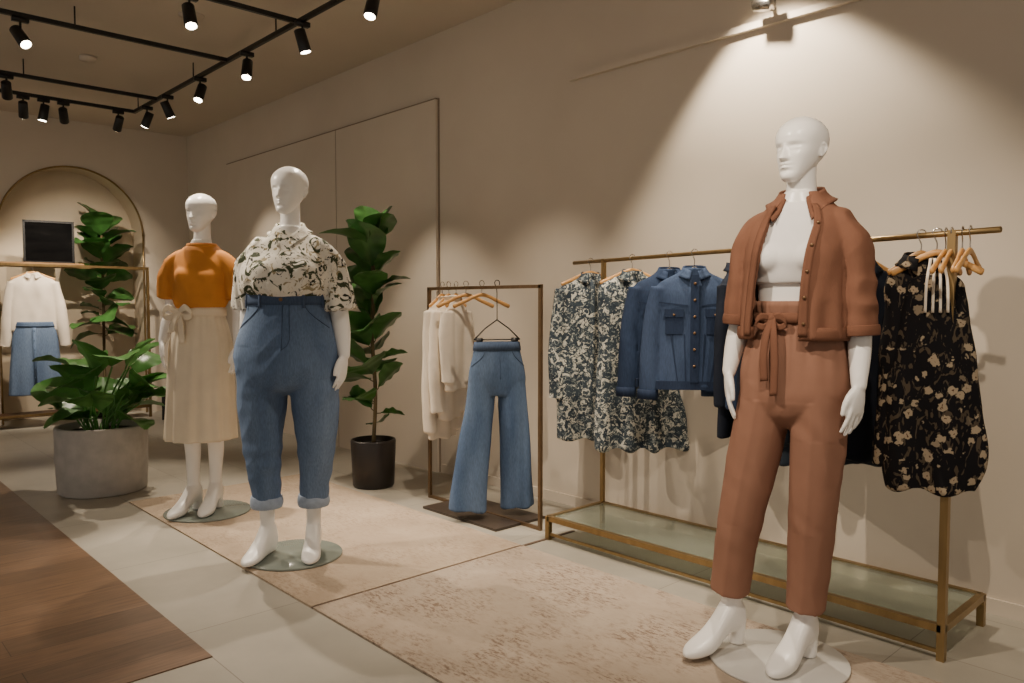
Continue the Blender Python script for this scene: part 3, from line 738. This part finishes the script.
def facing(p, off):
    d = Vector((-p[0], -p[1])); return math.atan2(d.x, -d.y)+math.radians(off)
p = railp(-.12); hang_top('floral_shirt', p, facing(p, 14), FLR, .178, .98, 1.08, .60, .02, .05, .007, 38, seed=1, vneck=True)
p = railp(.24); hang_top('floral_shirt', p, facing(p, 12), FLR, .18, .98, 1.35, .0, .03, .05, .010, 40, seed=2, lean=.06)
def denim_jacket(p, off, seed, mat=JEAND, L=.62):
    r = hang_top('denim_jacket', p, facing(p, off), mat, .178, L, .95, .52, .032, .056, .003, 20, hmat=CHROME, seed=seed)
    ex = [box(-.018, .018, -.068, -.056, -L+.03, -.10), box(-.170, .170, -.062, .062, -L-.005, -L+.035)]
    for s in (-1, 1):
        ex.append(box(s*.092-.043, s*.092+.043, -.066, -.054, -.292, -.256))
        ex.append(box(s*.092-.039, s*.092+.039, -.062, -.053, -.37, -.292))
        for q in (-.03, .03): ex.append(bar((s*(.075+q), -.0585, -.37), (s*(.055+q*.6), -.0585, -L+.03), .003))
        ex.append(bar((s*.03, -.060, -.240), (s*.160, -.0585, -.225), .003))
    obj('placket_and_pockets', *join(ex), JEANDS, r, smooth=False)
    obj('sleeve_cuffs', *join([tube([(s*(.178*.99+.032), -.012, -.675), (s*(.178*.99+.030), -.011, -.63)], [(.049, .039)]*2, 20, 2) for s in (-1, 1)]), JEANDS, r)
    obj('buttons', *join([ell((0, -.070, -.14-.075*i), (.007, .004, .007), 10, 6) for i in range(6)]+[ell((s*.092, -.068, -.282), (.006, .004, .006), 10, 6) for s in (-1, 1)]), THREAD, r)
    return r
denim_jacket(railp(.52), 14, 3); denim_jacket(railp(.69), 4, 4, JEANW)
for s, nm, m_, off, L_ in ((.95, 'navy_blouse', NAVY, 72, .80), (1.04, 'denim_jacket', JEAND, 68, .66), (1.12, 'navy_blouse', NAVY, 60, .84), (1.24, 'denim_jacket', JEAND, 50, .66)):
    p = railp(s); hang_top(nm, p, facing(p, off), m_, .16, L_, 1.05, .5, .015, seed=int(s*10), hmat=CHROME)
p = railp(1.44); hang_top('navy_blouse', p, facing(p, 22), TEALC, .17, .84, 1.15, .6, .02, seed=8)
p = railp(1.55); hang_top('navy_blouse', p, facing(p, 36), NAVY, .16, .80, 1.1, .5, .02, seed=9)
def dress(p, off):
    r = empty('floral_dress', p, facing(p, off)); hanger(r, .13)
    rows = [(-.86, .0, 0, .135, .060), (-.79, .0, 0, .155, .066), (-.6, 0, 0, .150, .062), (-.42, 0, 0, .130, .055), (-.28, 0, 0, .106, .045), (-.20, 0, 0, .092, .04), (-.15, 0, 0, .075, .03), (-.13, 0, 0, .045, .02)]
    V, F = fuse([ringloft(rows, 40, 2.3)], .007, 3)
    o = obj('garment', V, F, FLD, r)
    displace(o, lambda c, n: (.013*math.sin(44*c.x+2*nz(c.x*3, 0, c.z*2)))*min(1, max(0, (-.2-c.z)/.4))+.006*nz(c.x*15, c.y*15, c.z*7))
    rib = []
    for i in range(4):
        x = -.03+.02*i; q = smoothpath([(x*.6, -.02, -.08), (x, -.05, -.16), (x*1.1, -.055, -.26)])
        rib.append(strip([(a-.004, b, c) for a, b, c in q], [(a+.004, b-.002, c) for a, b, c in q], .003, 2))
    obj('neck_ties', *join(rib), CREAM2, r)
dress(railp(1.835), 4)
p = railp(1.78); hang_top('floral_dress', p, facing(p, 14), FLD, .108, .78, 1.2, 0, seed=12, amp=.010, depth=.045)
for s, yw in ((1.865, 74), (1.885, 78), (1.92, 80), (1.945, 75)):
    p = railp(s); r = empty('wooden_hanger', p, facing(p, yw)); hanger(r, .13)

def onstand(x): return (x, 2.88, 1.31)
for i, (x, hw, L_) in enumerate(((-3.69, .105, .92), (-3.63, .095, .80), (-3.56, .080, .62))):
    p = onstand(x)
    hang_top('ivory_shirt', p, facing(p, 40), CREAM2, hw, L_, .95, L_-.2, .0, .032, .007, 50, collar=False, seed=20+i)
for x, yw in ((-3.47, 10), (-3.33, 16)):
    p = onstand(x); r = empty('wooden_hanger', p, facing(p, yw)); hanger(r, .16)
def hung_jeans(p, yaw):
    r = empty('wide_leg_jeans', p, yaw)
    hk = smoothpath([(.012, 0, -.008), (.016, 0, .004), (.010, 0, .017), (-.004, 0, .019), (-.013, 0, .008), (-.004, 0, -.02), (0, 0, -.10), (0, 0, -.20)], 4)
    ar = [(-.13, 0, -.31), (-.07, 0, -.25), (0, 0, -.20), (.07, 0, -.25), (.13, 0, -.31), (-.13, 0, -.31)]
    obj('clip_hanger', *join([tube(hk, [.0025]*len(hk), 8, 1, ref=(0,1,0))]+[tube([u, v], [.0035]*2, 8) for u, v in zip(ar, ar[1:])]+[box(-.115, -.085, -.025, .025, -.335, -.300), box(.085, .115, -.025, .025, -.335, -.300)]), BLACK, r)
    top = -.325
    HJ = [(-.62, 0, 0, .13, .052), (-.56, 0, 0, .160, .060), (-.48, 0, 0, .157, .062), (-.40, 0, 0, .138, .055), (top, 0, 0, .125, .045)]
    l = tube([(-.080, 0, -.5), (-.100, 0, -.7), (-.138, -.01, -1.0), (-.168, -.02, -1.255)], [(.078, .052), (.084, .058), (.095, .064), (.108, .070)], 30, 8)
    q = tube([(.080, 0, -.5), (.090, 0, -.7), (.110, .01, -1.0), (.126, .02, -1.255)], [(.078, .052), (.082, .058), (.088, .064), (.098, .070)], 30, 8)
    V, F = fuse([ringloft(HJ, 40, 2.4), l, q], .006, 4)
    o = obj('denim', V, F, JEANM, r)
    displace(o, lambda c, n: (.006*nz(c.x*10, c.y*10, c.z*2.2)+.006*math.sin(c.x*48+2*nz(0, 0, c.z*3)))*min(1, max(0, (-.5-c.z)/.3)))
    obj('waistband', *ringloft([(top-.045, 0, 0, .136, .054), (top-.02, 0, 0, .133, .052), (top+.003, 0, 0, .129, .05)], 40, 2.4), JEANB, r)
    pp = [tube([ringpt(HJ, z, s*a_, .001, 2.4) for z, a_ in zip(np.linspace(top-.045, top-.13, 10), .55+.75*np.linspace(0, 1, 10)**2)], [.002]*10, 6, 1) for s in (-1, 1)]
    pp.append(tube([ringpt(HJ, z, .02, .001, 2.4) for z in np.linspace(top-.045, top-.20, 8)], [.002]*8, 6, 1))
    obj('stitching', *join(pp), JEANB, r)
p = (-3.20, 2.88, 1.31); hung_jeans(p, facing(p, 12))

# ------------------------------------------------------------------ plants
def leaf(L, W, droop, rip):
    nu, nv = 14, 8; V = []; F = []
    for i in range(nu+1):
        t = i/nu; w = W*max(.02, (math.sin(PI*min(.985, t)**1.25))**.65) if t > 0 else .004
        for j in range(nv+1):
            s = j/nv*2-1
            x = s*w; y = L*t-droop*.25*L*t*t
            z = -droop*L*t*t*.6+abs(s)*w*.28+rip*math.sin(t*20+abs(s)*2)*abs(s)
            V.append((x, y, z))
    for i in range(nu):
        for j in range(nv):
            a_ = i*(nv+1)+j; F.append((a_, a_+1, a_+nv+2, a_+nv+1))
    return V, F
def place_leaf(base, az, el, L, W, droop, roll=0):
    V, F = leaf(L, W, droop, .006)
    M = Matrix.Rotation(az, 4, 'Z') @ Matrix.Rotation(el, 4, 'X') @ Matrix.Rotation(roll, 4, 'Y')
    return [tuple(Vector(base)+(M @ Vector(v))) for v in V], F
def pot_round(r0, r1, h, th, rim=.0):
    prof = [(r0*.94, 0), (r0, .012), ((r0+r1)/2+rim, h*.5), (r1, h-.01), (r1-.004, h), (r1-th, h), (r1-th-.004, h-.05), (.01, h-.05)]
    return rings2mesh([[(r*math.cos(2*PI*j/56), r*math.sin(2*PI*j/56), z) for j in range(56)] for r, z in prof])

P1 = empty('potted_fiddle_leaf_fig', (-4.33, 2.80, 0))
obj('pot', *pot_round(.135, .148, .31, .015), POTB, P1)
obj('soil', *cyl((0, 0), .131, .25, .275), SOIL, P1)
tr = smoothpath([(0, 0, .26), (.03, .0, .6), (-.02, .01, 1.0), (.02, 0, 1.35), (.0, 0, 1.56)])
parts = [tube(tr, [.013]*len(tr), 10, 1)]
lv = []
rnd = random.Random(8)
for i in range(30):
    z = .42+i*.040+rnd.uniform(-.03, .03); az = i*2.4+rnd.uniform(-.9, .9)
    el = math.radians(22+i*1.2+rnd.uniform(-26, 30)); L = rnd.uniform(.24, .37)*(.85 if i < 5 else 1)
    d = Vector((-math.sin(az)*math.cos(el), math.cos(az)*math.cos(el), math.sin(el)))
    q_ = min(tr, key=lambda t: abs(t[2]-z)); b0 = (q_[0], q_[1], z); b1 = Vector(b0)+d*.04; parts.append(tube([b0, b1], [.004, .003], 6))
    if d.y > .5: L *= .74
    lv.append(place_leaf(b1, az, el, L, L*.42, rnd.uniform(.2, .9), rnd.uniform(-.9, .9)))
for az, el_ in ((.5, 74), (2.6, 60), (4.6, 70)): lv.append(place_leaf((0, 0, 1.54), az, math.radians(el_), .27, .10, .3, az*.2))
obj('stem', *join(parts), STEM, P1); obj('leaves', *join(lv), LEAF, P1)

P2 = empty('potted_rubber_plant', (-5.42, 1.46, 0))
obj('planter', *pot_round(.258, .270, .425, .03, .004), CONC, P2)
obj('soil', *cyl((0, 0), .236, .34, .38), SOIL, P2)
parts, lv = [], []
rnd = random.Random(11)
for i in range(32):
    az = i*2.4+rnd.uniform(-.4, .4); rr = rnd.uniform(.0, .10); H_ = rnd.uniform(.08, .44)
    out_ = rnd.uniform(.02, .14)
    d = Vector((-math.sin(az), math.cos(az), 0))
    b0 = Vector((0, 0, .37))+d*rr; b1 = b0+d*out_*.5+Vector((0, 0, H_*.6)); b2 = b0+d*out_+Vector((.03, .03, H_))
    parts.append(tube(smoothpath([b0, b1, b2], 3), [.006]*7, 6, 1))
    L = rnd.uniform(.24, .35)
    lv.append(place_leaf(b2, az, math.radians(rnd.uniform(20, 72)), L, L*.42, rnd.uniform(.35, .9), rnd.uniform(-.8, .8)))
obj('stems', *join(parts), LEAF2, P2); obj('leaves', *join(lv), LEAF2, P2)

P3 = empty('potted_fiddle_leaf_fig', (-9.0+.02, 2.46, 0))
obj('pot', *pot_round(.11, .13, .30, .015), POTB, P3); obj('soil', *cyl((0, 0), .113, .25, .265), SOIL, P3)
tr = smoothpath([(0, 0, .25), (.01, .0, .8), (-.01, .01, 1.4), (.0, 0, 1.95)])
parts = [tube(tr, [.014]*len(tr), 10, 1)]; lv = []
rnd = random.Random(5)
for i in range(36):
    z = .85+i*.031; az = i*2.4+rnd.uniform(-.6, .6); el = math.radians(14+i*1.1+rnd.uniform(-18, 22)); L = rnd.uniform(.28, .38)
    d = Vector((-math.sin(az)*math.cos(el), math.cos(az)*math.cos(el), math.sin(el)))
    b1 = Vector((0, 0, z))+d*.05; parts.append(tube([(0, 0, z), b1], [.004, .003], 6))
    if d.x < -.5: L *= .65
    lv.append(place_leaf(b1, az, el, L, L*.43, rnd.uniform(.3, .8), rnd.uniform(-.7, .7)))
obj('stem', *join(parts), STEM, P3); obj('leaves', *join(lv), LEAF, P3)

# ------------------------------------------------------------------ niche furniture
R3 = empty('display_rack', (0, 0, 0))
xr = -8.62
obj('frame', *join([bar((xr, 1.15, 0), (xr, 1.15, 1.58), .012), bar((xr, 2.80, 0), (xr, 2.80, 1.58), .012), bar((xr, 1.15, 1.57), (xr, 2.80, 1.57), .012), bar((xr-.28, 1.15, 1.57), (xr-.28, 2.80, 1.57), .012),
     bar((xr, 1.15, 1.57), (xr-.28, 1.15, 1.57), .012), bar((xr, 2.80, 1.57), (xr-.28, 2.80, 1.57), .012), bar((xr, 1.15, .12), (xr, 2.8, .12), .012)]), GOLD, R3, smooth=False)
obj('shelf_board', *box(xr-.28, xr, 1.15, 2.20, 1.582, 1.597), simple('shelf_oak', (150, 116, 78), .5), R3, smooth=False)
obj('bottom_shelf', *box(xr-.28, xr, 1.15, 2.8, .10, .125), simple('walnut_shelf', (84, 56, 36), .5), R3, smooth=False)
R4 = empty('picture_frame', (xr-.16, 1.93, 1.598), math.radians(80))
obj('border', *join([box(-.22, .22, -.012, .012, 0, .02), box(-.22, .22, -.012, .012, .40, .42), box(-.22, -.20, -.012, .012, 0, .42), box(.20, .22, -.012, .012, 0, .42)]), BLACK, R4, smooth=False)
k = NT('landscape_print'); f = k.noise(3, k.mapping((1, 1, 4)), 5)
k.base(k.ramp(f, [(.3, lin((4, 4, 5))), (.6, lin((12, 12, 12))), (.8, lin((30, 29, 28)))])); k.b.inputs['Roughness'].default_value = .9; k.b.inputs['Specular IOR Level'].default_value = .05
obj('print', *box(-.20, .20, -.006, .006, .02, .40), k.m, R4, smooth=False)
p = (xr, 1.75, 1.56)
r = hang_top('ivory_blouse', p, facing(p, -4), CREAM2, .20, .62, 1.0, .62, .05, .05, .008, 30, seed=31)
def skirt(p, yaw):
    r = empty('denim_skirt', p, yaw)
    V, F = ringloft([(-.70, 0, 0, .225, .075), (-.3, 0, 0, .20, .072), (-.1, 0, 0, .18, .066), (0, 0, 0, .15, .058)], 60, 2.3, lambda a, z: .04*math.sin(a*9)*min(1, -z/.5))
    obj('denim', V, F, JEANL, r)
    obj('waistband', *ringloft([(-.045, 0, 0, .168, .068), (-.02, 0, 0, .162, .065), (.004, 0, 0, .157, .063)], 60, 2.3), JEANM, r)
    obj('button_front', *join([box(-.012, .012, -.082, -.07, -.66, -.05)]+[ell((0, -.084, -.08-.09*i), (.007, .004, .007), 8, 6) for i in range(6)]), JEANM, r)
skirt((xr+.02, 1.75, 1.02), facing(p, -4))
S = empty('floor_speaker', (-8.3, 2.92, 0), math.radians(60))
obj('cabinet', *box(-.09, .09, -.09, .09, 0, .28), BLACK, S, smooth=False)
obj('grille', *join([rings2mesh([[(q*math.cos(2*PI*j/24), -y, .15+q*math.sin(2*PI*j/24)) for j in range(24)] for q, y in ((.07, .09), (.07, .098), (.055, .098), (.045, .093))])]), simple('speaker_mesh', (44, 42, 42), .7), S)

# ------------------------------------------------------------------ ceiling tracks & spots
TZ = 2.95
T = empty('ceiling_light_track', (0, 0, 0))
tk = [box(-7.62, 1.0, 2.378, 2.402, TZ-.014, TZ+.014)]
for x in (-4.5, -5.55, -7.0, -7.6): tk.append(box(x-.012, x+.012, -3.0, 2.39, TZ-.014, TZ+.014))
for x in (-7.5, -6.2, -4.8, -3.2, -1.5): tk.append(box(x-.004, x+.004, 2.386, 2.394, TZ, ZC))
for x in (-4.5, -5.55, -7.0, -7.6):
    for y in (1.4, .2, -1.2): tk.append(box(x-.004, x+.004, y-.004, y+.004, TZ, ZC))
obj('track', *join(tk), BLACK, T, smooth=False)

LP = 1.5
def spot(pos, target, watts, cone=50, blend=.6, fixture=True, warm=(1, .85, .68), size=.018):
    pos = Vector(pos); d = (Vector(target)-pos).normalized()
    if fixture:
        r = empty('track_spotlight', pos)
        up = tube([(0, 0, .0), (0, 0, TZ-pos.z)], [.007]*2, 8)
        body_ = tube([-d*.070, -d*.066, d*.062, d*.066], [.030, .034, .037, .035], 24, 1, ref=(0.3, 1, .1))
        obj('can', *join([up, body_, box(-.018, .018, -.045, .045, TZ-pos.z-.04, TZ-pos.z-.012)]), BLACK, r)
        obj('lens', *tube([d*.0665, d*.069], [.030]*2, 20, 1, ref=(.3, 1, .1)), LENS, r)
    if watts:
        l = bpy.data.lights.new('spot_lamp', 'SPOT'); l.energy = watts*LP; l.spot_size = math.radians(cone); l.spot_blend = blend
        l.color = warm; l.shadow_soft_size = size
        o = bpy.data.objects.new('spot_lamp', l); COL.objects.link(o); o.location = pos+d*.09
        o.rotation_euler = d.to_track_quat('-Z', 'Y').to_euler()
ZS = 2.82
spot((-4.5, 1.72, ZS), (-3.75, 1.68, 1.0), 120, 55)
spot((-5.55, 1.10, ZS), (-4.3, 1.72, 1.2), 130, 48)
spot((-3.67, 2.39, ZS), (-3.4, 1.75, .9), 90, 50)
spot((-4.45, 2.39, ZS), (-4.25, 2.9, .9), 75, 60)
spot((-5.24, 2.39, ZS), (-4.6, 1.9, .8), 80, 50)
spot((-6.07, 2.39, ZS), (-5.5, 1.5, .6), 120, 50)
spot((-6.77, 2.39, ZS), (-6.9, 3.3, 1.0), 45, 60)
spot((-7.27, 2.39, ZS), (-8.0, 1.8, .8), 60, 60)
spot((-7.6, 2.25, ZS), (-9.0, 2.2, 1.2), 90, 60)
spot((-7.0, 1.285, ZS), (-8.6, 1.7, 1.3), 60, 50)
spot((-7.6, 1.51, ZS), (-8.9, 1.8, 1.2), 60, 50)
spot((-7.6, 1.66, ZS), (-7.9, 1.2, 0), 0)
spot((-7.6, 1.81, ZS), (-9.0, 2.3, 1.6), 50, 60)
spot((-2.9, 2.39, ZS), (-3.3, 2.95, .8), 75, 60, .8)
spot((-2.2, 2.39, ZS), (-2.3, 3.2, .6), 70, 60, .9)
spot((-1.5, 2.39, ZS), (-2.6, 2.1, 0), 60, 60, .8)
spot((-4.5, .3, ZS), (-3.35, 1.72, 1.2), 150, 40)
spot((-1.9, .5, ZS), (-1.3, 2.4, 1.2), 140, 46, .8, fixture=False)
spot((-.3, .9, ZS), (-1.1, 2.5, 1.0), 90, 56, .9, fixture=False)
# wall washer spotlight
W = empty('wall_spotlight', (-1.84, YW-.10, 2.56))
obj('head', *join([tube([(0, .10, 0), (0, .02, 0)], [.010]*2, 10), tube([(-.045, 0, .0), (-.04, 0, .0), (.04, -.0, -.012), (.045, 0, -.013)], [.026, .03, .034, .032], 20, 1, ref=(0, 1, 0))]), CHROME, W)
spot((-1.90, YW-.36, 2.88), (-1.70, YW-.02, 1.2), 95, 90, .42, fixture=False, warm=(1, .86, .68), size=.03)
obj('smoke_detector', *join([cyl((-6.6, 1.75), .06, ZC-.03, ZC, 24)]), CEIL)
obj('ceiling_vent', *join([cyl((-5.2, 2.0), .08, ZC-.008, ZC, 32)]), CEIL)

# ------------------------------------------------------------------ ambience
w = bpy.data.worlds.new('store_ambient'); sc.world = w; w.use_nodes = True
w.node_tree.nodes['Background'].inputs[0].default_value = (1, .90, .78, 1)
w.node_tree.nodes['Background'].inputs[1].default_value = .68

# ------------------------------------------------------------------ camera
cd = bpy.data.cameras.new('camera'); cam = bpy.data.objects.new('camera', cd); COL.objects.link(cam)
cd.sensor_width = 36; cd.lens = 776/1024*36; cd.clip_start = .05
cam.location = (0, 0, 1.2)
th = math.radians(2.8); f2 = Vector((-.7302, .6832, 0)).normalized()
d = Vector((f2.x*math.cos(th), f2.y*math.cos(th), -math.sin(th)))
cam.rotation_euler = d.to_track_quat('-Z', 'Y').to_euler()
sc.camera = cam
